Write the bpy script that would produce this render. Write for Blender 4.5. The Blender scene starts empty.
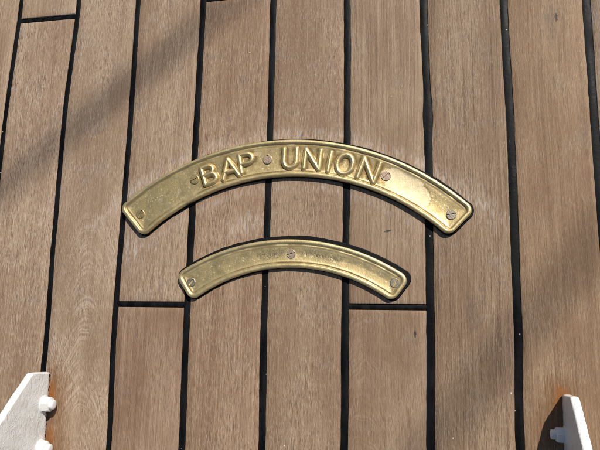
import bpy, bmesh, math, random
from mathutils import Vector, Matrix, noise
from mathutils.geometry import delaunay_2d_cdt
random.seed(7)
U = 0.1                       # one plank pitch = 0.1 m; lengths below are in pitches unless noted
scn = bpy.context.scene
COL = scn.collection

# ------------------------------------------------------------------ camera
cam_d = bpy.data.cameras.new('camera'); cam = bpy.data.objects.new('camera', cam_d); COL.objects.link(cam)
cam_d.sensor_width = 36; cam_d.lens = 36; cam_d.clip_start = 0.01; cam_d.clip_end = 500
Rm = Matrix(((0.980617839833476, 0.016767020633742618, 0.1952114730731649),
             (0.01950236874299916, 0.9830306954762204, -0.18240150592840668),
             (-0.19495719995357805, 0.18267325685662403, 0.9636504404687699)))
cam.matrix_world = Matrix.Translation((5.91436625*U, 0, 7.31828097*U)) @ Rm.to_4x4()
scn.camera = cam

# ------------------------------------------------------------------ sky and sun
SUN = Vector((0.51, 0.80, 1.0)).normalized()
elev = math.asin(SUN.z); azim = math.atan2(SUN.x, SUN.y)
w = bpy.data.worlds.new('World'); scn.world = w; w.use_nodes = True
nt = w.node_tree; bgn = nt.nodes['Background']
sky = nt.nodes.new('ShaderNodeTexSky'); sky.sky_type = 'NISHITA'; sky.sun_disc = False
sky.sun_elevation = elev; sky.sun_rotation = azim
nt.links.new(sky.outputs[0], bgn.inputs[0]); bgn.inputs[1].default_value = 0.068
sd = bpy.data.lights.new('sun', 'SUN'); sd.energy = 5.0; sd.angle = math.radians(0.53); sd.color = (1, 0.95, 0.87)
so = bpy.data.objects.new('sun', sd); COL.objects.link(so)
so.rotation_euler = SUN.to_track_quat('Z', 'Y').to_euler(); so.location = SUN*6
scn.view_settings.view_transform = 'Standard'; scn.view_settings.look = 'None'
scn.view_settings.gamma = 1; scn.view_settings.use_curve_mapping = False
scn.view_settings.exposure = 0.0
scn.cycles.filter_width = 1.0; scn.cycles.max_bounces = 5; scn.cycles.diffuse_bounces = 3; scn.cycles.glossy_bounces = 3

# ------------------------------------------------------------------ node helpers
class Mat:
    def __init__(s, name):
        s.m = bpy.data.materials.new(name); s.m.use_nodes = True; s.t = s.m.node_tree
        s.b = s.t.nodes['Principled BSDF']
        s.co = s.t.nodes.new('ShaderNodeTexCoord').outputs['Object']
    def put(s, sock, v):
        if v is None: return
        if hasattr(v, 'is_output'): s.t.links.new(v, sock)
        elif isinstance(v, (tuple, list)) and len(v) == 3 and sock.type == 'RGBA': sock.default_value = (*v, 1)
        else: sock.default_value = v
    def n(s, typ, **kw):
        o = s.t.nodes.new(typ)
        for k, v in kw.items(): setattr(o, k, v)
        return o
    def math(s, op, a, b=None, c=None, clamp=False):
        o = s.n('ShaderNodeMath', operation=op, use_clamp=clamp)
        for i, v in enumerate((a, b, c)): s.put(o.inputs[i], v)
        return o.outputs[0]
    def vmul(s, v, k):
        o = s.n('ShaderNodeVectorMath', operation='MULTIPLY'); s.put(o.inputs[0], v); s.put(o.inputs[1], k); return o.outputs[0]
    def vadd(s, v, k):
        o = s.n('ShaderNodeVectorMath', operation='ADD'); s.put(o.inputs[0], v); s.put(o.inputs[1], k); return o.outputs[0]
    def noise(s, v, scale, detail=3, rough=0.55, dist=0):
        o = s.n('ShaderNodeTexNoise'); s.put(o.inputs['Vector'], v); o.inputs['Scale'].default_value = scale
        o.inputs['Detail'].default_value = detail; o.inputs['Roughness'].default_value = rough; o.inputs['Distortion'].default_value = dist
        return o.outputs['Fac']
    def step(s, v, lo, hi, a=0.0, b=1.0):
        o = s.n('ShaderNodeMapRange', interpolation_type='SMOOTHSTEP'); s.put(o.inputs[0], v)
        for i, x in zip((1, 2, 3, 4), (lo, hi, a, b)): o.inputs[i].default_value = x
        return o.outputs[0]
    def mix(s, f, a, b, mode='MIX'):
        o = s.n('ShaderNodeMix', data_type='RGBA', blend_type=mode)
        s.put(o.inputs[0], f); s.put(o.inputs[6], a); s.put(o.inputs[7], b); return o.outputs[2]
    def attr(s, name, out='Fac'):
        o = s.n('ShaderNodeAttribute', attribute_name=name); return o.outputs[out]
    def xyz(s, v):
        o = s.n('ShaderNodeSeparateXYZ'); s.put(o.inputs[0], v); return o.outputs
    def bump(s, h, dist, strength=1.0, prev=None):
        o = s.n('ShaderNodeBump'); s.put(o.inputs['Height'], h); o.inputs['Distance'].default_value = dist
        o.inputs['Strength'].default_value = strength
        if prev is not None: s.put(o.inputs['Normal'], prev)
        return o.outputs[0]
    def set(s, **kw):
        for k, v in kw.items(): s.put(s.b.inputs[k.replace('_', ' ')], v)
    def ell(s, cx, cy, rx, ry, ang=0, wob=None):          # 0 at the centre, 1 on an ellipse (pitches)
        m = s.n('ShaderNodeMapping', vector_type='TEXTURE'); s.put(m.inputs[0], s.co)
        m.inputs['Location'].default_value = (cx*U, cy*U, 0); m.inputs['Rotation'].default_value = (0, 0, ang)
        m.inputs['Scale'].default_value = (rx*U, ry*U, 1000)
        o = s.n('ShaderNodeVectorMath', operation='LENGTH'); s.put(o.inputs[0], m.outputs[0])
        r = o.outputs['Value']
        return r if wob is None else s.math('ADD', r, wob)
    def maxi(s, l):
        r = l[0]
        for x in l[1:]: r = s.math('MAXIMUM', r, x)
        return r

# plate geometry (fitted): outer and inner arc, end angles
PLATES = dict(
    upper=dict(ct=(4.199, -0.875), rt=3.376, cb=(4.268, -0.823), rb=2.838, e0=(2.173, 1.416), e1=(6.399, 1.349), z=0.080),
    lower=dict(ct=(4.276, -1.406), rt=2.602, cb=(4.321, -1.268), rb=2.107, e0=(2.958, 0.547), e1=(5.686, 0.553), z=0.070))

# ------------------------------------------------------------------ materials
def teak():
    M = Mat('weathered_teak'); co = M.co
    rnd = M.attr('seed'); u = M.attr('across'); fig = M.attr('figure'); fc = M.attr('figure_center'); tint = M.attr('tint', 'Color')
    off = M.n('ShaderNodeCombineXYZ'); M.put(off.inputs[0], M.math('MULTIPLY', rnd, 3.7)); M.put(off.inputs[1], M.math('MULTIPLY', rnd, 11.3)); M.put(off.inputs[2], M.math('MULTIPLY', rnd, 5.1))
    p = M.vadd(co, off.outputs[0])
    X, Y, Z = M.xyz(co)
    # slow wander of the fibres
    wand = M.math('MULTIPLY', M.math('SUBTRACT', M.noise(M.vmul(p, (9, 2.2, 1)), 1, 2), 0.5), 0.012)
    cmb = M.n('ShaderNodeCombineXYZ'); M.put(cmb.inputs[0], wand)
    pw = M.vadd(p, cmb.outputs[0])
    fibre = M.noise(M.vmul(pw, (1050, 95, 1)), 1, 3, 0.65)
    fine = M.noise(M.vmul(pw, (1700, 190, 1)), 1, 2, 0.6)
    streak = M.attr('streak'); fleck = M.attr('fleck')
    lng = M.noise(M.vmul(pw, (560, 6.5, 1)), 1, 4, 0.72)
    band = M.noise(M.vmul(pw, (150, 3.0, 1)), 1, 3, 0.6)
    broad = M.noise(M.vmul(p, (16, 4, 1)), 1, 3, 0.55)
    blot = M.noise(p, 26, 2, 0.6)
    # growth figure: nested arches in some boards, near-straight lines in others
    d = M.math('SUBTRACT', u, fc); d2 = M.math('MULTIPLY', d, d)
    ph = M.math('ADD', M.math('MULTIPLY', Y, 1.0), M.math('MULTIPLY', d2, 0.11))
    ph = M.math('ADD', ph, M.math('MULTIPLY', M.noise(M.vmul(p, (24, 7, 1)), 1, 2, 0.6), 0.05))
    ph = M.math('ADD', ph, M.math('MULTIPLY', M.noise(M.math('MULTIPLY', ph, 1.0), 38, 2), 0.06))
    ring = M.math('SINE', M.math('MULTIPLY', ph, 560))
    ring = M.math('POWER', M.math('ADD', M.math('MULTIPLY', ring, 0.5), 0.5), 3.0)
    ringm = M.math('MULTIPLY', M.math('MULTIPLY', ring, fig), M.step(M.math('ADD', M.math('MULTIPLY', broad, 0.6), M.math('MULTIPLY', blot, 0.4)), 0.42, 0.58))
    flk = M.math('MULTIPLY', fleck, M.step(M.math('ADD', M.math('MULTIPLY', broad, 0.5), M.math('MULTIPLY', blot, 0.5)), 0.38, 0.62, 0.35, 1.0))
    # colour
    c = M.mix(M.step(broad, 0.3, 0.7), (0.232, 0.152, 0.096), (0.325, 0.232, 0.156))
    c = M.mix(M.math('MULTIPLY', M.step(band, 0.42, 0.7), 0.55), c, (0.200, 0.124, 0.080))
    c = M.mix(M.math('MULTIPLY', M.math('MULTIPLY', M.step(lng, 0.50, 0.36), streak), 0.72), c, (0.125, 0.076, 0.046))   # long dark grain
    c = M.mix(M.math('MULTIPLY', M.math('MULTIPLY', M.step(lng, 0.54, 0.66), streak), 0.55), c, (0.44, 0.34, 0.25))      # bleached ridges
    c = M.mix(M.math('MULTIPLY', ringm, 0.78), c, (0.43, 0.335, 0.26))
    c = M.mix(M.math('MULTIPLY', M.math('MULTIPLY', M.step(fibre, 0.54, 0.66), flk), 0.62), c, (0.47, 0.375, 0.285))      # bleached fibres
    c = M.mix(M.math('MULTIPLY', M.math('MULTIPLY', M.step(fine, 0.57, 0.68), flk), 0.55), c, (0.52, 0.43, 0.34))
    c = M.mix(M.math('MULTIPLY', M.math('MULTIPLY', M.step(fibre, 0.47, 0.35), flk), 0.74), c, (0.110, 0.068, 0.043))   # open pores
    c = M.mix(M.math('MULTIPLY', M.step(blot, 0.55, 0.72), 0.22), c, (0.24, 0.20, 0.165))      # grey weathering
    c = M.mix(1.0, c, tint, 'MULTIPLY')
    # dust, polish residue and salt: around the plates' edges, and stray specks
    def arcd(cx, cy, r):
        m = M.n('ShaderNodeVectorMath', operation='DISTANCE'); M.put(m.inputs[0], M.vmul(co, (1, 1, 0))); m.inputs[1].default_value = (cx*U, cy*U, 0)
        return M.math('ABSOLUTE', M.math('SUBTRACT', m.outputs['Value'], r*U))
    A, B = PLATES['upper'], PLATES['lower']
    near = M.step(arcd(*A['ct'], A['rt']+0.09), 0.016, 0.0)
    near = M.math('MULTIPLY', near, M.step(Y, 0.10, 0.17))
    near = M.math('MAXIMUM', near, M.math('MULTIPLY', M.step(arcd(*A['cb'], A['rb']-0.13), 0.010, 0.0), M.math('MULTIPLY', M.step(Y, 0.10, 0.14), 0.6)))
    near = M.math('MAXIMUM', near, M.step(M.ell(3.75, 1.42, 0.55, 0.22, 0.3), 1.0, 0.2))
    near = M.math('MAXIMUM', near, M.step(M.ell(2.15, 1.1, 0.25, 0.5, 0.1), 1.0, 0.2))
    near = M.math('MAXIMUM', near, M.step(M.ell(2.45, 2.1, 0.45, 0.16, 0.75), 1.1, 0.2))
    near = M.math('MAXIMUM', near, M.step(M.ell(6.5, 1.75, 0.45, 0.2, -0.6), 1.1, 0.2))
    smear = M.step(M.noise(M.vmul(pw, (380, 60, 1)), 1, 3, 0.75), 0.40, 0.72)
    c = M.mix(M.math('MULTIPLY', M.math('MULTIPLY', near, smear), 0.48), c, (0.60, 0.54, 0.48))
    sv = M.n('ShaderNodeTexVoronoi', feature='F1'); M.put(sv.inputs['Vector'], M.vmul(p, (1, 0.7, 0))); sv.inputs['Scale'].default_value = 62
    keep = M.math('GREATER_THAN', M.xyz(sv.outputs['Color'])[0], 0.91)
    spk = M.math('MULTIPLY', M.step(M.math('ADD', sv.outputs['Distance'], M.math('MULTIPLY', M.math('SUBTRACT', fine, 0.5), 0.10)), 0.052, 0.028), keep)
    c = M.mix(M.math('MULTIPLY', spk, 0.8), c, (0.68, 0.63, 0.57))
    # dark nicks and grubby spots
    wob = M.math('MULTIPLY', M.math('SUBTRACT', M.noise(co, 420, 3), 0.5), 1.6)
    nick = M.maxi([M.step(M.ell(*a, wob), 1.0, 0.55) for a in (
        (5.535, 1.292, 0.055, 0.016, 0.2), (5.841, 0.053, 0.018, 0.05, 0), (7.62, 3.95, 0.02, 0.07, 0))])
    c = M.mix(M.math('MULTIPLY', nick, 0.85), c, (0.03, 0.022, 0.018))
    wob2 = M.math('MULTIPLY', M.math('SUBTRACT', M.noise(co, 130, 4), 0.5), 1.4)
    grub = M.maxi([M.step(M.ell(*a, wob2), 1.1, 0.1) for a in (
        (3.633, 3.394, 0.10, 0.09, 0), (7.55, 3.9, 0.12, 0.4, 0), (6.5, 0.3, 0.12, 0.35, 0))])
    c = M.mix(M.math('MULTIPLY', grub, 0.30), c, (0.085, 0.066, 0.052))
    # rust washed out of the brackets
    wob3 = M.math('ADD', M.math('MULTIPLY', wob2, 0.6), M.math('MULTIPLY', M.math('SUBTRACT', lng, 0.5), 2.6))
    rs = [(1.21, -0.92, 0.22, 0.66, 0.02), (1.24, -1.45, 0.28, 0.30, 0), (7.42, -0.57, 0.20, 0.22, 0), (7.31, -0.85, 0.16, 0.42, -0.3), (7.55, -1.15, 0.14, 0.6, 0)]
    rust = M.math('MULTIPLY', M.maxi([M.step(M.ell(*a, wob3), 1.2, 0.45) for a in rs]), M.step(fibre, 0.3, 0.62, 1.0, 0.55))
    c = M.mix(M.math('MULTIPLY', rust, 0.80), c, M.mix(M.noise(co, 120, 3), (0.20, 0.092, 0.030), (0.13, 0.066, 0.030)))
    rs2 = [(1.16, -0.74, 0.10, 0.27, 0), (1.19, -1.38, 0.10, 0.22, 0), (7.42, -0.565, 0.11, 0.11, 0), (7.37, -0.68, 0.05, 0.16, -0.3)]
    core = M.math('MULTIPLY', M.maxi([M.step(M.ell(*a, wob3), 1.1, 0.3) for a in rs2]), M.step(fibre, 0.3, 0.6, 1.0, 0.75))
    c = M.mix(M.math('MULTIPLY', core, 0.9), c, M.mix(M.step(blot, 0.4, 0.6), (0.25, 0.085, 0.011), (0.10, 0.045, 0.014)))
    h = M.math('ADD', M.math('MULTIPLY', fibre, 0.6), M.math('MULTIPLY', fine, 0.35))
    h = M.math('ADD', h, M.math('MULTIPLY', lng, 0.7))
    nb = M.bump(h, 0.0012, 0.65)
    M.set(Base_Color=c, Roughness=M.step(fibre, 0.3, 0.7, 0.62, 0.8), Normal=nb); M.b.inputs['Specular IOR Level'].default_value = 0.35
    return M.m

def caulk():
    M = Mat('black_caulking'); co = M.co
    n1 = M.noise(co, 260, 4); n2 = M.noise(M.vmul(co, (1, 0.2, 1)), 90, 3)
    c = M.mix(M.step(n2, 0.35, 0.7), (0.002, 0.002, 0.0025), (0.007, 0.007, 0.008))
    sv = M.n('ShaderNodeTexVoronoi', feature='F1'); M.put(sv.inputs['Vector'], M.vmul(co, (1, 1, 0))); sv.inputs['Scale'].default_value = 130
    keep = M.math('GREATER_THAN', M.xyz(sv.outputs['Color'])[1], 0.93)
    c = M.mix(M.math('MULTIPLY', M.math('MULTIPLY', M.step(sv.outputs['Distance'], 0.14, 0.09), keep), 0.8), c, (0.42, 0.39, 0.35))
    M.set(Base_Color=c, Roughness=M.step(n2, 0.3, 0.7, 0.42, 0.65), Normal=M.bump(n1, 0.0006, 0.35)); M.b.inputs['Specular IOR Level'].default_value = 0.12
    return M.m

def brass(name, pale, worn, light):
    M = Mat(name); co = M.co
    pits = M.noise(co, 520, 3, 0.6); mot = M.noise(co, 75, 5, 0.65); big = M.noise(co, 17, 3)
    scr = M.noise(M.vmul(co, (900, 140, 300)), 1, 2)
    fld = M.attr('field')
    c = M.mix(M.step(big, 0.35, 0.65), (0.61, 0.475, 0.235), (0.69, 0.55, 0.29))
    rgh = M.step(mot, 0.3, 0.7, 0.42, 0.54)
    c = M.mix(M.math('MULTIPLY', fld, 0.40), c, (0.43, 0.32, 0.135))
    tar = M.math('MULTIPLY', M.step(mot, 0.50, 0.68), fld)
    c = M.mix(M.math('MULTIPLY', tar, 0.5), c, (0.42, 0.31, 0.12))
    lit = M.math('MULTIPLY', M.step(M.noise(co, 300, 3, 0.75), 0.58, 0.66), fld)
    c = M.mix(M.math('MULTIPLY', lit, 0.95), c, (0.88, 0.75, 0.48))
    # verdigris and dirt caught against the rim
    groove = M.attr('groove')
    gd = M.math('MULTIPLY', groove, M.step(M.noise(co, 60, 3), 0.25, 0.6))
    c = M.mix(M.math('MULTIPLY', gd, 0.85), c, (0.10, 0.062, 0.02))
    rgh = M.math('ADD', rgh, M.math('MULTIPLY', gd, 0.25))
    wob = M.math('MULTIPLY', M.math('SUBTRACT', M.noise(co, 95, 4, 0.65), 0.5), 1.0)
    met = None
    if pale:
        pm = M.maxi([M.step(M.ell(*a, wob), 1.0, 0.88) for a in pale])
        rim = M.maxi([M.math('MULTIPLY', M.step(M.ell(*a, wob), 1.18, 1.02), M.step(M.ell(*a, wob), 0.92, 1.0)) for a in pale])
        pm = M.math('MULTIPLY', pm, fld)
        c = M.mix(M.math('MULTIPLY', rim, M.math('MULTIPLY', fld, 0.55)), c, (0.34, 0.21, 0.06))
        c = M.mix(M.math('MULTIPLY', pm, 0.62), c, (0.80, 0.70, 0.48))
        rgh = M.math('ADD', rgh, M.math('MULTIPLY', pm, 0.12))
    bh = M.math('ADD', M.math('MULTIPLY', pits, 0.5), M.math('MULTIPLY', mot, 0.9))
    if worn:
        wm = M.maxi([M.step(M.ell(*a, M.math('MULTIPLY', wob, 0.4)), 1.05, 0.75) for a in worn])
        sc = M.noise(M.vmul(co, (420, 330, 1)), 1, 3, 0.75, 0.6)
        sm = M.math('MULTIPLY', M.math('MULTIPLY', wm, fld), M.step(sc, 0.46, 0.56))
        c = M.mix(M.math('MULTIPLY', sm, 0.8), c, (0.085, 0.072, 0.046))
        rgh = M.math('ADD', rgh, M.math('MULTIPLY', sm, 0.2))
        pass
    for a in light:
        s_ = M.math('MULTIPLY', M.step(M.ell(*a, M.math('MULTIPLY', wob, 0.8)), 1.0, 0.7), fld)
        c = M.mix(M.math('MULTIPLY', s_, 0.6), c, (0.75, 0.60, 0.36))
    nb = M.bump(M.math('ADD', bh, M.math('MULTIPLY', scr, 0.25)), 0.0006, 0.4)
    M.set(Base_Color=c, Roughness=rgh, Normal=nb, Metallic=(M.math('SUBTRACT', 0.85, M.math('MULTIPLY', sm, 0.6)) if worn else 0.85))
    return M.m

def screw_mat(name, col):
    M = Mat(name); n = M.noise(M.co, 700, 3)
    M.set(Base_Color=M.mix(M.step(n, 0.35, 0.7), col, tuple(x*0.55 for x in col)), Metallic=0.75, Roughness=0.48, Normal=M.bump(n, 0.0005, 0.4))
    return M.m

def white_paint(name, lumpy):
    M = Mat(name); co = M.co
    lump = M.noise(co, 55, 4, 0.5); brush = M.noise(M.vmul(co, (120, 75, 210)), 1, 4, 0.6, 0.4); fine = M.noise(co, 480, 3)
    ridge = M.math('ABSOLUTE', M.math('SUBTRACT', M.noise(M.vmul(co, (60, 40, 70)), 1, 3, 0.55, 1.4), 0.5))
    ridge = M.step(ridge, 0.03, 0.0)
    dirt = M.noise(co, 38, 4)
    c = M.mix(M.step(dirt, 0.5, 0.78), (0.71, 0.705, 0.685), (0.58, 0.56, 0.52))
    edge = M.math('MULTIPLY', M.attr('foot'), M.step(M.xyz(co)[2], 0.0105, 0.003))
    chip = M.math('MULTIPLY', edge, M.step(M.noise(co, 300, 3, 0.65), 0.30, 0.52))
    c = M.mix(M.math('MULTIPLY', chip, 0.9), c, M.mix(fine, (0.10, 0.045, 0.015), (0.33, 0.14, 0.03)))
    h = M.math('ADD', M.math('MULTIPLY', lump, 0.8), M.math('MULTIPLY', brush, 0.45)); h = M.math('ADD', h, M.math('MULTIPLY', ridge, 0.10))
    nb = M.bump(M.math('ADD', h, M.math('MULTIPLY', fine, 0.06)), 0.0026*lumpy, 0.6)
    M.set(Base_Color=c, Roughness=M.math('ADD', 0.42, M.math('MULTIPLY', chip, 0.4)), Normal=nb)
    return M.m

def plain(name, col, rough, bump=(300, 0.0006, 0.5)):
    M = Mat(name); n = M.noise(M.co, bump[0], 3)
    M.set(Base_Color=M.mix(n, tuple(x*0.8 for x in col), tuple(min(1, x*1.2) for x in col)), Roughness=rough, Normal=M.bump(n, bump[1], bump[2]))
    return M.m

TEAK = teak(); CAULK = caulk(); PAINT = white_paint('thick_white_paint', 1.0); PAINT_NUT = white_paint('white_paint_on_hardware', 0.3)
BRASS_U = brass('cast_brass_lettered', [(5.72, 1.88, 0.30, 0.20, -0.62), (5.93, 1.68, 0.12, 0.15, -0.4)], None,
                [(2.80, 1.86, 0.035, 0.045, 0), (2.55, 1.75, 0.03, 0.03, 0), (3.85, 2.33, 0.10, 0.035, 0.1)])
BRASS_L = brass('cast_brass_worn', None, [(4.75, 1.03, 0.36, 0.10, -0.25), (4.08, 1.015, 0.22, 0.085, 0.12)],
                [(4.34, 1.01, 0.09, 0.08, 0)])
COPPER = screw_mat('copper_screw', (0.52, 0.38, 0.28)); BRONZE = screw_mat('bronze_screw', (0.46, 0.35, 0.17)); STEEL = screw_mat('tarnished_screw', (0.36, 0.31, 0.24))
RUBBER = plain('black_bedding', (0.004, 0.004, 0.0045), 0.6); RUBBER.node_tree.nodes['Principled BSDF'].inputs['Specular IOR Level'].default_value = 0.15
SUBDECK = plain('subdeck', (0.03, 0.025, 0.02), 0.9)
ROPE = plain('tarred_rope', (0.10, 0.075, 0.05), 0.9)

# ------------------------------------------------------------------ mesh helpers
def link(name, verts, faces, mat, parent=None, smooth=True, attrs=None):
    me = bpy.data.meshes.new(name); me.from_pydata([tuple(c*U for c in v) for v in verts], [], faces)
    if mat: me.materials.append(mat)
    if smooth: me.polygons.foreach_set('use_smooth', [True]*len(me.polygons))
    for k, v in (attrs or {}).items():
        if isinstance(v, tuple):
            a = me.attributes.new(k, 'FLOAT_COLOR', 'POINT'); a.data.foreach_set('color', [x for _ in verts for x in (*v, 1)])
        else:
            a = me.attributes.new(k, 'FLOAT', 'POINT'); a.data.foreach_set('value', v if isinstance(v, list) else [v]*len(verts))
    me.update()
    o = bpy.data.objects.new(name, me); COL.objects.link(o)
    if parent: o.parent = parent
    return o
def tag(o, label=None, cat=None, group=None, kind=None):
    for k, v in (('label', label), ('category', cat), ('group', group), ('kind', kind)):
        if v: o[k] = v
    return o
def empty(name, loc=(0, 0, 0)):
    e = bpy.data.objects.new(name, None); COL.objects.link(e); e.empty_display_size = 0.05; e.location = loc; return e
def nz(x, y, z=0.0): return noise.noise(Vector((x, y, z)))

# ------------------------------------------------------------------ the deck
Y0, Y1 = -5.0, 9.5
SEAM = {0: [(4.847, .049), (2.943, .002)], 1: [(4.754, 1.016), (2.894, .962), (1.4, .975), (.083, 1.007)],
        2: [(4.662, 1.972), (2.84, 1.992), (.098, 1.98), (-1.393, 2.027)], 3: [(4.565, 2.974), (2.79, 2.966), (.114, 2.976), (-1.342, 3.0)],
        4: [(4.467, 3.992), (2.736, 4.001), (.129, 3.995), (-1.289, 4.015)], 5: [(4.369, 5.014), (2.683, 5.022), (.145, 5.011), (-1.237, 5.008)],
        6: [(4.272, 6.014), (2.631, 6.040), (.161, 6.022), (-1.185, 5.996)], 7: [(4.177, 7.005), (2.58, 7.022), (.176, 7.002), (-1.135, 6.965)],
        8: [(4.083, 7.979), (2.531, 7.975)]}
def seam_x(k, y):
    P = sorted(SEAM.get(k, [(0, float(k))]))
    if y <= P[0][0]: x = P[0][1]
    elif y >= P[-1][0]: x = P[-1][1]
    else:
        for (ya, xa), (yb, xb) in zip(P, P[1:]):
            if ya <= y <= yb:
                t = (y-ya)/(yb-ya); t = t*t*(3-2*t); x = xa+(xb-xa)*t; break
    return x
HALF = 0.042
WIDE = {0: -.005, 1: -.004, 2: -.004, 3: .002, 4: 0, 5: .003, 6: .005, 7: .004, 8: .005}
def seam_edge(k, y, side):                       # edge of the caulk groove, with small chips
    wv = 0.006*nz(k*7.3+side*2, y*1.1) + 0.0045*nz(k*3.1+side*5, y*6) + 0.002*nz(k+side*9, y*28)
    if k == 6: wv += 0.014*max(0, 1-abs(y-2.75)/0.35)
    return seam_x(k, y)+side*(HALF+WIDE.get(k, 0)+wv)
BUTTS = {0: [4.578], 2: [0.369], 3: [4.646], 5: [0.366], 1: [6.9, -3.4], 4: [7.2, -3.0], 6: [6.2, -3.6], 7: [5.6], -1: [1.6], 8: [1.0, -2.9], 9: [5.2], -2: [-2.0], 10: [2.2]}
KMIN, KMAX = -3, 11
TINT = {(0, 0): (1.08, 1.05, 1.03), (0, 1): (1.14, 1.14, 1.12), (1, 1): (1.06, 1.05, 1.03), (2, 1): (1.05, 1.03, 1.0), (2, 0): (.88, .80, .75), (3, 0): (.97, .90, .84), (4, 1): (.93, .88, .83),
        (5, 0): (.88, .82, .76), (5, 1): (.98, .95, .90), (6, 1): (.88, .84, .78), (7, 0): (.94, .86, .75), (8, 0): (.98, .91, .81), (-1, 0): (1.08, 1.06, 1.02), (-1, 1): (1.12, 1.10, 1.06)}
FIG = {(1, 1): (1.0, .15), (2, 0): (.5, -1.3), (5, 0): (.5, -.6), (2, 1): (.12, .4), (4, 1): (.1, .2), (7, 0): (.25, 1.2), (0, 0): (.2, -1.2), (6, 1): (.18, -.7), (3, 0): (.12, 1.1)}
CHAR = {(0, 0): (.45, 1.2), (0, 1): (.6, .6), (1, 1): (.25, 1.05), (2, 1): (.55, 1.0), (2, 0): (.65, .6), (3, 0): (.55, 1.1), (4, 1): (.45, 1.1), (5, 1): (.8, .6), (5, 0): (.35, .6),
        (6, 1): (1.0, .9), (7, 0): (.55, .7), (8, 0): (.8, .5), (-1, 0): (.6, .7), (-1, 1): (.7, .7)}
deck = link('deck', [(KMIN, Y0, -.30), (KMAX, Y0, -.30), (KMAX, Y1, -.30), (KMIN, Y1, -.30), (KMIN, Y0, -.12), (KMAX, Y0, -.12), (KMAX, Y1, -.12), (KMIN, Y1, -.12)],
            [(3, 2, 1, 0), (4, 5, 6, 7), (0, 1, 5, 4), (1, 2, 6, 5), (2, 3, 7, 6), (3, 0, 4, 7)], SUBDECK, smooth=False)
tag(deck, 'weathered teak ship deck of long planks with black caulked seams', 'deck', kind='structure')

def plank(k, ya, yb, idx):
    n = max(6, int((yb-ya)/0.06)); V = []; F = []; AC = []
    prof = [(0, -.11), (0, -.012), (.25, -.0035), (1, 0)]          # groove wall, worn arris, top
    tops = [0.02, .1, .3, .5, .7, .9, .98]
    ys = [ya, ya+.004, ya+.012] + [ya+(yb-ya)*i/n for i in range(1, n)] + [yb-.012, yb-.004, yb]
    for j, y in enumerate(ys):
        xl, xr = seam_edge(k, y, 1), seam_edge(k+1, y, -1); W = xr-xl
        dz = -.012 if j in (0, len(ys)-1) else (-.0035 if j in (1, len(ys)-2) else 0)
        ar = .009*(1+.5*nz(k*5+2, y*5))
        row = [(xl, y, -.11), (xl, y, -.013+dz), (xl+ar*.35, y, -.004+dz), (xl+ar, y, dz)]
        for t in (.12, .3, .5, .7, .88): row.append((xl+W*t, y, dz+.0018*nz(k+t*3, y*.9)+.002*(1-(2*t-1)**2)))
        row += [(xr-ar, y, dz), (xr-ar*.35, y, -.004+dz), (xr, y, -.013+dz), (xr, y, -.11)]
        V += row; AC += [2*(v[0]-xl)/W-1 for v in row]
    m = 13
    for j in range(len(ys)-1):
        for i in range(m-1): F.append((j*m+i, j*m+i+1, (j+1)*m+i+1, (j+1)*m+i))
    b = len(V)                                                      # end walls
    for j in (0, len(ys)-1):
        top = V[j*m+1:j*m+m-1]; V += [(v[0], v[1], -.11) for v in top]; AC += [0]*len(top); s = b if j == 0 else b+m-2
        for i in range(m-3):
            f = (s+i, s+i+1, j*m+2+i, j*m+1+i); F.append(f if j == 0 else f[::-1])
    fg = FIG.get((k, idx), (random.uniform(.05, .3), random.uniform(-1.2, 1.2)))
    tn = TINT.get((k, idx), (random.uniform(.93, 1.05),)*3)
    return link('plank', V, F, TEAK, deck, attrs={'seed': random.random(), 'streak': CHAR.get((k, idx), (.6, .7))[0], 'fleck': CHAR.get((k, idx), (.6, .7))[1], 'across': AC, 'figure': [fg[0]*(max(.2, min(1, (2.3-v[1])/.8)) if (k, idx) == (1, 1) else 1) for v in V], 'figure_center': fg[1], 'tint': tn})
BW = 0.036
for k in range(KMIN, KMAX):
    cuts = sorted(BUTTS.get(k, [])); edges = [Y0] + cuts + [Y1]
    for i in range(len(edges)-1):
        ya = edges[i] + (BW if i else 0); yb = edges[i+1] - (BW if i < len(edges)-2 else 0)
        plank(k, ya, yb, i)
def strip(name, rows):                               # caulk with a slightly sunken, rounded back
    m = len(rows[0]); V = [v for r in rows for v in r]; F = []
    for j in range(len(rows)-1):
        for i in range(m-1): F.append((j*m+i, j*m+i+1, (j+1)*m+i+1, (j+1)*m+i))
    return link(name, V, F, CAULK, deck)
for k in range(KMIN+1, KMAX):
    rows = []; n = int((Y1-Y0)/.08)
    for j in range(n+1):
        y = Y0+(Y1-Y0)*j/n; xl, xr = seam_edge(k, y, -1)-.004, seam_edge(k, y, 1)+.004; c = (xl+xr)/2; h = (xr-xl)/2
        s = .006*nz(k*4, y*.7)+.004*nz(k*2, y*5)
        rows.append([(c+h*t, y, -.010+s-.006*t*t+.0015*nz(k+t*2, y*5)) for t in (-1, -.6, -.2, .2, .6, 1)])
    strip('caulk_seam', rows)
for k, L in BUTTS.items():
    for yb in L:
        rows = []
        for j in range(13):
            t = j/12; xl, xr = seam_edge(k, yb, 1)-.02, seam_edge(k+1, yb, -1)+.02; x = xl+(xr-xl)*t
            rows.append([(x, yb+(BW+.004)*q, -.013-.008*q*q+.003*nz(x*6, q*2+yb)) for q in (1, .6, .2, -.2, -.6, -1)])
        strip('caulk_joint', rows)

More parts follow.
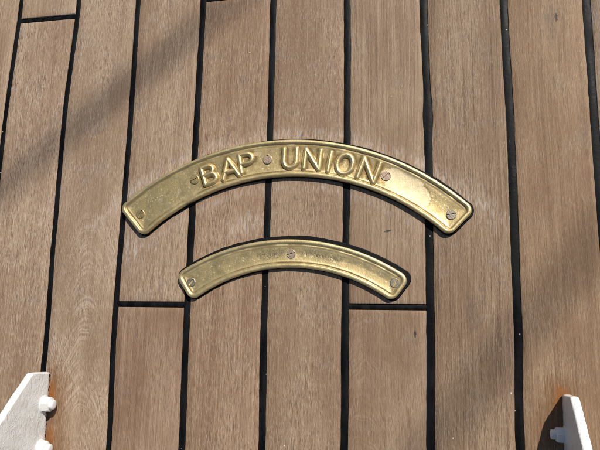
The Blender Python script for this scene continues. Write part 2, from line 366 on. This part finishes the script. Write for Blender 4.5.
# ------------------------------------------------------------------ brass plates
def arcs(P, y_ref=None):
    def top(x): cx, cy = P['ct']; return cy+math.sqrt(max(0, P['rt']**2-(x-cx)**2))
    return top
class Plate:
    """local frame: a = signed angle about a common centre, rho = radius; outline = two arcs, radial ends, rounded corners"""
    def __init__(s, P, rc=.105, grow=0.0, shift=(0, 0)):
        s.P = P; s.c = Vector(((P['ct'][0]+P['cb'][0])/2, (P['ct'][1]+P['cb'][1])/2)); s.grow = grow; s.shift = shift
        ang = lambda p: math.atan2(p[0]-s.c.x, p[1]-s.c.y)
        s.a0, s.a1 = ang(P['e0']), ang(P['e1']); s.rc = rc
    def ray(s, a, c, r):
        d = Vector((math.sin(a), math.cos(a))); o = s.c-Vector(c); b = o.dot(d); return -b+math.sqrt(b*b-o.dot(o)+r*r)
    def rt(s, a): return s.ray(a, s.P['ct'], s.P['rt']+s.grow)
    def rb(s, a): return s.ray(a, s.P['cb'], s.P['rb']-s.grow)
    def pt(s, a, rho): return (s.c.x+math.sin(a)*rho+s.shift[0], s.c.y+math.cos(a)*rho+s.shift[1])
    def dist(s, a, rho):                       # inward distance from the outline
        rm = (s.rt(a)+s.rb(a))/2
        dt, db = s.rt(a)-rho, rho-s.rb(a); ds = min((a-s.a0), (s.a1-a))*rho + s.grow
        dv = min(dt, db)
        if ds < s.rc and dv < s.rc: return s.rc-math.hypot(s.rc-ds, s.rc-dv)
        return min(ds, dv)
    def columns(s, na, ne):
        e0, e1 = s.a0-s.grow/s.rb(s.a0), s.a1+s.grow/s.rb(s.a1)
        rm = (s.rt(0)+s.rb(0))/2; ew = .24/rm
        L = [e0+ew*(1-math.cos(i/ne*math.pi/2)) for i in range(ne)]
        R_ = [e1-ew*(1-math.cos(i/ne*math.pi/2)) for i in range(ne)][::-1]
        return L+[e0+ew+(e1-e0-2*ew)*i/na for i in range(na+1)]+R_
    def span(s, a):                            # radial extent of the plate at angle a
        lo, hi = s.rb(a), s.rt(a)
        ds = max(0, min(a-(s.a0-s.grow/s.rb(a)), (s.a1+s.grow/s.rb(a))-a))*((lo+hi)/2)
        if ds < s.rc:
            k = s.rc-math.sqrt(max(0, s.rc**2-(s.rc-ds)**2)); lo += k; hi -= k
        return lo, hi
RT = [0, .006, .013, .021, .030, .039, .048, .057, .066, .074, .082, .090, .099, .108, .118]
def build_plate(name, P, mat, field_drop, seed, grime=None, na=150):
    pl = Plate(P); zt = P['z']; zf = zt-field_drop
    def height(d):
        if d < .024: return zt-.020*(1-math.sqrt(max(0, 1-((.024-d)/.024)**2)))
        if d < .040: return zt
        if d < .062:
            t = (d-.040)/.022; return zt-(field_drop-.008)*(t*t*(3-2*t))
        if d < .090:
            t = (d-.062)/.028; return zf+.008+.0035*math.sin(t*math.pi)
        t = min(1, (d-.090)/.13); return zf+.008*(1-t)**2
    V = []; F = []; FLD = []; GR = []; cols = pl.columns(na, 26); rows_n = None
    for a in cols:
        lo, hi = pl.span(a); w2 = hi-lo; sc = min(1, w2/.42)
        rr = [lo+x*sc for x in RT] + [lo+.118*sc+(w2-.236*sc)*i/14 for i in range(1, 14)] + [hi-x*sc for x in reversed(RT)]
        rows_n = len(rr)
        for rho in rr:
            ds = min(a-pl.a0, pl.a1-a)*((lo+hi)/2)
            x, y = pl.pt(a, rho); dt, db = pl.rt(a)-rho, rho-pl.rb(a); dv = min(dt, db); rc = pl.rc
            d = rc-math.hypot(rc-ds, rc-dv) if ds < rc and dv < rc else min(ds, dv)
            d = max(0, d); z = height(d)
            d2 = d+.004*nz(x*7, y*7, seed)
            fz = max(0, min(1, (d2-.09)/.03))
            z += fz*.0022*nz(x*3.2, y*3.2, seed)+fz*.0010*nz(x*11, y*11, seed)+.0010*nz(x*5, y*5, seed+4)
            V.append((x, y, z)); FLD.append(fz); GR.append(max(0, 1-abs(d2-.068)/.022, grime(x, y) if grime and fz > 0 else 0))
    nc = len(cols); m = rows_n
    for i in range(nc-1):
        for j in range(m-1): F.append((i*m+j, i*m+j+1, (i+1)*m+j+1, (i+1)*m+j)[::-1])
    loop = [i*m for i in range(nc)] + [(nc-1)*m+j for j in range(1, m)] + [i*m+m-1 for i in range(nc-2, -1, -1)] + [j for j in range(m-2, 0, -1)]
    b = len(V); V += [(V[q][0], V[q][1], .012) for q in loop]; FLD += [0]*len(loop); GR += [0]*len(loop)
    L = len(loop)
    for i in range(L): F.append((loop[i], loop[(i+1) % L], b+(i+1) % L, b+i)[::-1])
    return pl, zf, V, F, {'field': FLD, 'groove': GR}
def gasket(P, parent, grow, shift, seed, top):
    pl = Plate(P, rc=.12, grow=grow); cols = pl.columns(110, 16); up = []; dn = []
    for a in cols:
        lo, hi = pl.span(a); dn.append(pl.pt(a, lo)); up.append(pl.pt(a, hi))
    out = dn+up[::-1]; c = Vector((sum(p[0] for p in out)/len(out), sum(p[1] for p in out)/len(out)))
    ring = []
    for i, (x, y) in enumerate(out):
        j = .010*nz(x*3, y*3, seed)+.005*nz(x*11, y*11, seed); n_ = len(out)
        tx, ty = out[(i+1) % n_][0]-out[i-1][0], out[(i+1) % n_][1]-out[i-1][1]; l = math.hypot(tx, ty) or 1
        ring.append((x+ty/l*j+shift[0], y-tx/l*j+shift[1]))
    V = [(x, y, -.02) for x, y in ring]+[(x, y, top-.006) for x, y in ring]; n_ = len(ring)
    inner = []
    for i in range(n_):
        tx, ty = ring[(i+1) % n_][0]-ring[i-1][0], ring[(i+1) % n_][1]-ring[i-1][1]; l = math.hypot(tx, ty) or 1
        inner.append((ring[i][0]-ty/l*.01, ring[i][1]+tx/l*.01, top))
    V += inner; F = []
    for i in range(n_):
        j = (i+1) % n_; F.append((i, j, n_+j, n_+i)); F.append((n_+i, n_+j, 2*n_+j, 2*n_+i))
    m = len(cols)                                    # cap as quads between the two long sides
    for i in range(m-1): F.append((2*n_+i, 2*n_+i+1, 2*n_+n_-2-i, 2*n_+n_-1-i))
    return link('bedding', V, F, RUBBER, parent, smooth=False)

def screw(x, y, z, mat, parent, rot, r=.062, sunk=.0):
    """slotted countersunk head: dished rim, flat face, a real groove"""
    V = []; F = []; n = 28; sw = .011
    def ringv(rad, h): 
        s = len(V); V.extend((rad*math.cos(2*math.pi*i/n), rad*math.sin(2*math.pi*i/n), h) for i in range(n)); return s
    o = ringv(r, -.010); p = ringv(r, .002); q = ringv(r*.90, .0055)
    for A, B in ((o, p), (p, q)):
        for i in range(n): F.append((A+i, A+(i+1) % n, B+(i+1) % n, B+i))
    R2 = r*.90; a = math.asin(sw/R2)
    for sgn in (1, -1):                              # the two half faces
        idx = []
        m = 14; st = a if sgn > 0 else math.pi+a; en = math.pi-a if sgn > 0 else 2*math.pi-a
        for i in range(m+1):
            t = st+(en-st)*i/m; V.append((R2*math.cos(t), R2*math.sin(t), .0055)); idx.append(len(V)-1)
        F.append(tuple(idx))
        a0, a1 = idx[0], idx[-1]; s = len(V)
        V.append((V[a0][0], V[a0][1], -.006)); V.append((V[a1][0], V[a1][1], -.006)); F.append((a0, a1, s+1, s))
    s = len(V); cx = R2*math.cos(a); V.extend([(-cx, -sw, -.005), (cx, -sw, -.005), (cx, sw, -.005), (-cx, sw, -.005)]); F.append((s, s+1, s+2, s+3))
    ca, sa = math.cos(rot), math.sin(rot)
    V = [(x+vx*ca-vy*sa, y+vx*sa+vy*ca, z+vz-sunk) for vx, vy, vz in V]
    return link('screw', V, F, mat, parent, smooth=False)

def circle_pts(cx, cy, rx, ry, t0, t1, n): return [(cx+rx*math.cos(t0+(t1-t0)*i/n), cy+ry*math.sin(t0+(t1-t0)*i/n)) for i in range(n+1)]
HP = math.pi/2
STROKES = {   # strokes in a box of height 1 (centre lines), x centred on 0
 'B': (.62, [[(-.30, -.5), (-.30, .5)], [(-.30, .5), (.02, .5)]+circle_pts(.02, .26, .24, .24, HP, -HP, 8)+[(-.30, .02)], [(-.30, .02), (.04, .02)]+circle_pts(.04, -.24, .27, .26, HP, -HP, 8)+[(-.30, -.5)]]),
 'A': (.8, [[(-.40, -.5), (0, .5), (.40, -.5)], [(-.25, -.16), (.25, -.16)]]),
 'P': (.62, [[(-.30, -.5), (-.30, .5)], [(-.30, .5), (.04, .5)]+circle_pts(.04, .23, .28, .27, HP, -HP, 9)+[(-.30, -.04)]]),
 'U': (.7, [[(-.33, .5), (-.33, -.17)]+circle_pts(0, -.17, .33, .33, math.pi, 2*math.pi, 14)+[(.33, .5)]]),
 'N': (.75, [[(-.37, -.5), (-.37, .5), (.37, -.5), (.37, .5)]]),
 'I': (.1, [[(0, -.5), (0, .5)]]),
 'O': (.8, [circle_pts(0, 0, .37, .5, 0, 2*math.pi, 28)])}
def seg_d(px, py, ax, ay, bx, by):
    vx, vy = bx-ax, by-ay; t = ((px-ax)*vx+(py-ay)*vy)/(vx*vx+vy*vy+1e-12); t = max(0, min(1, t)); return math.hypot(px-ax-vx*t, py-ay-vy*t)
def letter(ch, pl_c, ang, rad, zf, parent, hgt, wscale=1.0, r=.035, rise=.036):
    _, st = STROKES[ch]; segs = [(a[0]*hgt*wscale, a[1]*hgt, b[0]*hgt*wscale, b[1]*hgt) for S in st for a, b in zip(S, S[1:])]
    xs = [q for s in segs for q in (s[0], s[2])]; pad = r+.022; x0, x1 = min(xs)-pad, max(xs)+pad; y0, y1 = -hgt/2-pad, hgt/2+pad
    step = .0042; nx, ny = int((x1-x0)/step), int((y1-y0)/step); idx = {}; V = []; F = []
    ca, sa = math.cos(-ang), math.sin(-ang); bx, by = pl_c[0]+math.sin(ang)*rad, pl_c[1]+math.cos(ang)*rad
    for i in range(nx+1):
        for j in range(ny+1):
            px, py = x0+(x1-x0)*i/nx, y0+(y1-y0)*j/ny
            d = min(seg_d(px, py, *s) for s in segs)
            if d > pad: continue
            d += .0016*nz(px*30+ang*50, py*30, 3)
            if d < r: h = rise*(math.sqrt(max(0, 1-(d/r)**2))*.86+.14*(1-d/r))+.004
            else: h = .004-.009*(d-r)/.022
            idx[i, j] = len(V); V.append((bx+px*ca-py*sa, by+px*sa+py*ca, zf+h))
    for i in range(nx):
        for j in range(ny):
            q = [(i, j), (i+1, j), (i+1, j+1), (i, j+1)]
            if all(t in idx for t in q): F.append(tuple(idx[t] for t in q))
    return link('letter', V, F, BRASS_U, parent, attrs={'field': .35, 'groove': [max(0, min(1, 1.15-abs(v[2]-zf-.001)/.008)) for v in V]})

def reorigin(root):
    """children were built in deck coordinates: keep them there under an Empty that stands at the thing's base"""
    for c in root.children: c.matrix_parent_inverse = Matrix.Translation(-root.location)

up = empty('nameplate', (4.28*U, 1.5*U, 0))
tag(up, 'larger arched brass nameplate with raised letters BAP UNION', 'nameplate')
cc = (4.23, -.85)
LETTERS = (('B', 3.093, -19.3, .240, 1.12), ('A', 3.085, -14.0, .255, 1.08), ('P', 3.103, -9.6, .245, 1.12), ('U', 3.100, 1.21, .250, 1.0),
                     ('N', 3.092, 6.6, .250, 1.05), ('I', 3.088, 10.8, .250, 1), ('O', 3.092, 14.5, .252, 1.06), ('N', 3.095, 20.3, .258, 1.12))
def letter_dist(x, y):
    best = 9
    for ch, rad, deg, hg, ws in LETTERS:
        t = math.radians(deg); dx, dy = x-cc[0]-math.sin(t)*rad, y-cc[1]-math.cos(t)*rad
        px, py = dx*math.cos(t)-dy*math.sin(t), dx*math.sin(t)+dy*math.cos(t)
        if abs(px) > .3: continue
        for S in STROKES[ch][1]:
            for a, b in zip(S, S[1:]): best = min(best, seg_d(px, py, a[0]*hg*ws, a[1]*hg, b[0]*hg*ws, b[1]*hg))
    return max(0, min(.95, 1.0-(best-.048)/.045))
P = PLATES['upper']; pl, zf, V, F, at = build_plate('plate', P, BRASS_U, .035, 1.0, letter_dist, 330)
link('plate', V, F, BRASS_U, up, attrs=at)
gasket(P, up, .020, (.012, .006), 2.0, .016)
for ch, rad, deg, hg, ws in LETTERS:
    letter(ch, cc, math.radians(deg), rad, zf, up, hg, ws)
for (x, y), mt, ro in (((2.265, 1.561), BRONZE, 1.1), ((3.008, 2.011), BRONZE, .5), ((3.996, 2.247), COPPER, 1.7), ((5.518, 1.974), COPPER, .75), ((6.293, 1.471), STEEL, .2)):
    screw(x, y, zf+.007, mt, up, ro)
reorigin(up)
lo = empty('nameplate', (4.3*U, .7*U, 0))
tag(lo, 'smaller arched brass plate with worn illegible lettering, below the lettered one', 'nameplate')
P = PLATES['lower']; pl2, zf2, V, F, at = build_plate('plate', P, BRASS_L, .026, 9.0)
link('plate', V, F, BRASS_L, lo, attrs=at)
gasket(P, lo, .028, (.018, .020), 5.0, .014)
for (x, y), mt, ro in (((3.035, .65), STEEL, .9), ((4.336, 1.008), COPPER, .3), ((5.616, .649), STEEL, 1.2)):
    screw(x, y, zf2+.007, mt, lo, ro, r=.058)
def worn_marks(a0, a1, n, rho, hgt, seed):
    """rubbed-down remains of lettering: broken low strokes that no longer read as anything"""
    rg = random.Random(seed); V = []; F = []; c = pl2.c
    def stroke(pts, w):
        prev = None
        for (t, q) in pts:
            x, y = pl2.pt(t, q); i = len(V)
            V.extend([(x-w, y-w*.3, zf2-.002), (x-w*.3, y+w*.3, zf2+.0035+.001*rg.random()), (x+w, y+w*.3, zf2-.002)])
            if prev is not None: F.extend([(prev, i, i+1, prev+1), (prev+1, i+1, i+2, prev+2)])
            prev = i
    for i in range(n):
        a = a0+(a1-a0)*(i+.5)/n+rg.uniform(-.004, .004); w = (a1-a0)/n*.36
        for _ in range(rg.choice((2, 2, 3))):
            kind = rg.choice('vvdhc'); lo_, hi_ = rho-hgt*rg.uniform(.2, .5), rho+hgt*rg.uniform(.2, .5)
            if kind == 'v': t = a+rg.choice((-w, w)); P_ = [(t+rg.uniform(-.002, .002), lo_+(hi_-lo_)*j/4) for j in range(5)]
            elif kind == 'd': sg = rg.choice((-1, 1)); P_ = [(a+sg*w*(j/2-1), lo_+(hi_-lo_)*j/4) for j in range(5)]
            elif kind == 'h': q = rho+hgt*rg.choice((-.4, 0, .4)); P_ = [(a+w*(j/2-1), q+rg.uniform(-.003, .003)) for j in range(5)]
            else: st = rg.uniform(0, 6); P_ = [(a+w*math.cos(st+j*.6), rho+hgt*.45*math.sin(st+j*.6)) for j in range(6)]
            stroke(P_, rg.uniform(.005, .009))
    return link('worn_lettering', V, F, GRIME, lo)
GRIME = plain('rubbed_grime', (0.115, 0.095, 0.06), 0.7, (900, 0.0004, 0.5))
rho_m = (pl2.rt(0)+pl2.rb(0))/2
worn_marks(.075, .30, 11, rho_m+.012, .085, 3)
worn_marks(-.17, -.035, 6, rho_m+.006, .07, 8)
reorigin(lo)

# ------------------------------------------------------------------ white steel brackets
def bracket(xf, side, label, y_tip, base_skew):
    """gusset standing on the deck; xf = its visible face, side = +1 if that face looks to +x. Lumpy edges come from a dense outline."""
    root = empty('bracket', (xf*U, (y_tip-.6)*U, 0)); tag(root, label, 'bracket', 'white gusset brackets at the deck corners')
    th = .095; out = []
    def seg(a, b, n):
        for i in range(n): out.append((a[0]+(b[0]-a[0])*i/n, a[1]+(b[1]-a[1])*i/n))
    tip = y_tip
    pts = [(tip, .030), (tip+.008, .40), (tip-.035, .455), (tip-1.55, 1.97), (tip-1.95, 2.0), (tip-1.95, .030)]
    for a, b, n in zip(pts, pts[1:]+pts[:1], (18, 4, 70, 12, 50, 200)): seg(a, b, n)
    me_v = []; me_f = []; ft = []; n = len(out); layers = []
    # cross-section across the thickness: rounded edges
    sec = [(0, .020), (.004, .009), (.014, .002), (.028, 0), (th/2, -.002), (th-.028, 0), (th-.014, .002), (th-.004, .009), (th, .020)]
    cy, cz = tip-.95, .7
    for dx, ins in sec:
        lay = []
        for i, (y, z) in enumerate(out):
            ty, tz = out[(i+1) % n][0]-out[i-1][0], out[(i+1) % n][1]-out[i-1][1]; l = math.hypot(ty, tz)
            ny_, nz_ = tz/l, -ty/l                             # inward normal candidates
            if (cy-y)*ny_+(cz-z)*nz_ < 0: ny_, nz_ = -ny_, -nz_
            e = ins if ins > .05 else ins+.006*nz(y*6, z*6, xf+dx*4)+.003*nz(y*19, z*19, xf)
            if z < .05 and y < tip-.01 and ins < .05: e += .030*abs(nz(y*6, 3, xf))+.022*nz(y*17, 5, xf)+.012*nz(y*43, 5, xf)
            yy, zz = y+ny_*e, max(-.004, z+nz_*e)
            lay.append(len(me_v)); me_v.append((xf-side*dx+base_skew*(yy-tip), yy, zz)); ft.append(1.0)
        layers.append(lay)
    for A, B in zip(layers, layers[1:]):
        for i in range(n):
            f = (A[i], A[(i+1) % n], B[(i+1) % n], B[i]); me_f.append(f if side < 0 else f[::-1])
    for lay in (layers[0], layers[-1]):                        # flat sides, triangulated over an inner grid
        loop = [Vector((me_v[i][1], me_v[i][2])) for i in lay]; x_of = lambda y: me_v[lay[0]][0]+base_skew*(y-me_v[lay[0]][1])
        pin = []
        for iy in range(1, 26):
            for iz in range(1, 26):
                q = Vector((tip-iy*.08+.01*nz(iy, iz), iz*.08+.01*nz(iz, iy)))
                if q.y < .09 or q.x > tip-.07 or q.x < tip-1.87 or q.y > 1.90 or (q.x-tip)+(q.y-.45) > -.12: continue
                pin.append(q)
        vo, _, fo, ov, _, _ = delaunay_2d_cdt(loop+pin, [(i, (i+1) % n) for i in range(n)], [], 1, 1e-7)
        ids = []
        for j, v in enumerate(vo):
            src = [k_ for k_ in ov[j] if k_ < n]
            if src: ids.append(lay[src[0]])
            else: ids.append(len(me_v)); me_v.append((x_of(v.x), v.x, v.y)); ft.append(1.0)
        for f in fo: me_f.append(tuple(ids[k_] for k_ in f))
    g_ = link('gusset', me_v, me_f, PAINT, root, attrs={'foot': ft})
    bm = bmesh.new(); bm.from_mesh(g_.data); bmesh.ops.recalc_face_normals(bm, faces=bm.faces[:])
    for f in bm.faces: f.smooth = len(f.verts) == 4
    bm.to_mesh(g_.data); bm.free()
    return root
def revolve(name, prof, y, z, xf, side, parent, n=6, rot=0, foot=0.0, soft=False):
    V = []; F = []
    for d, r in prof:
        for i in range(n):
            t = 2*math.pi*i/n+rot; V.append((xf+side*d, y+r*math.cos(t)+.002*nz(i*3.1, d*20, y), z+r*math.sin(t)+.002*nz(i*2.3, d*20, y+4)))
    for j in range(len(prof)-1):
        for i in range(n): F.append((j*n+i, j*n+(i+1) % n, (j+1)*n+(i+1) % n, (j+1)*n+i))
    F.append(tuple(range((len(prof)-1)*n, len(prof)*n)))
    o = link(name, V, F, PAINT_NUT, parent, smooth=soft, attrs={'foot': foot})
    bm = bmesh.new(); bm.from_mesh(o.data); bmesh.ops.recalc_face_normals(bm, faces=bm.faces[:])
    if not soft: bmesh.ops.bevel(bm, geom=[e for e in bm.edges if len(e.link_faces) == 2 and e.calc_face_angle() > .5], offset=.0006, segments=2, affect='EDGES')
    bm.to_mesh(o.data); bm.free(); o.data.polygons.foreach_set('use_smooth', [True]*len(o.data.polygons)) if soft else None
    return o
def fastener(root, y, z, xf, side, s=1.0, rot=.2):
    revolve('washer', [(-.005, .118*s), (.006, .116*s), (.014, .100*s)], y, z, xf, side, root, 22, soft=True)
    revolve('nut', [(.004, .092*s), (.008, .104*s), (.085, .104*s), (.098, .084*s)], y, z, xf, side, root, 6, rot)
    revolve('bolt', [(.06, .062*s), (.135, .062*s), (.146, .055*s), (.150, .032*s)], y, z, xf, side, root, 18, soft=True)
bl = bracket(1.150, 1, 'white painted steel bracket with two nuts, left corner beside rust stain', -.525, -.02)
fastener(bl, -.92, .125, 1.155, 1, 1.0, .3); fastener(bl, -1.46, .135, 1.165, 1, 1.0, .9); reorigin(bl)
br = bracket(7.425, -1, 'white painted steel bracket with shaded face and cast shadow, right corner', -.572, .03)
fastener(br, -.99, .12, 7.415, -1, .84, .52); reorigin(br)

# ------------------------------------------------------------------ ship's rigging overhead (out of the picture), whose shadows cross the deck
def rope(shadow_a, shadow_b, ha, hb, dia, ext, label):
    A = Vector((*shadow_a, 0)); B = Vector((*shadow_b, 0)); d = B-A; A, B = A-d*ext, B+d*ext
    k = SUN/SUN.z; A = A+k*ha; B = B+k*hb; ax = (B-A); L = ax.length; ax.normalize()
    s = ax.orthogonal().normalized(); t = ax.cross(s); n = 220; m = 18; V = []; F = []
    for j in range(n+1):
        c = A+ax*(L*j/n)
        for i in range(m):
            a = 2*math.pi*i/m; r = dia/2*(1+.10*math.cos(3*(a-j*L/n/(dia*2.2)*2*math.pi))); V.append(tuple(c+s*(r*math.cos(a))+t*(r*math.sin(a))))
    for j in range(n):
        for i in range(m): F.append((j*m+i, j*m+(i+1) % m, (j+1)*m+(i+1) % m, (j+1)*m+i))
    return tag(link('rigging_rope', V, F, ROPE), label, 'rope', 'rigging ropes above the deck')
rope((2.95, 4.19), (.08, 1.90), 46, 42, .135, 1.2, 'thicker rigging rope overhead shading the upper left planks')
rope((3.375, 4.60), (.649, 2.62), 48, 44, .09, 1.2, 'thinner rigging rope overhead beside the thicker one, upper left')
rope((7.942, 1.209), (6.047, -1.129), 52, 48, .175, 1.6, 'rigging rope overhead shading the lower right planks')
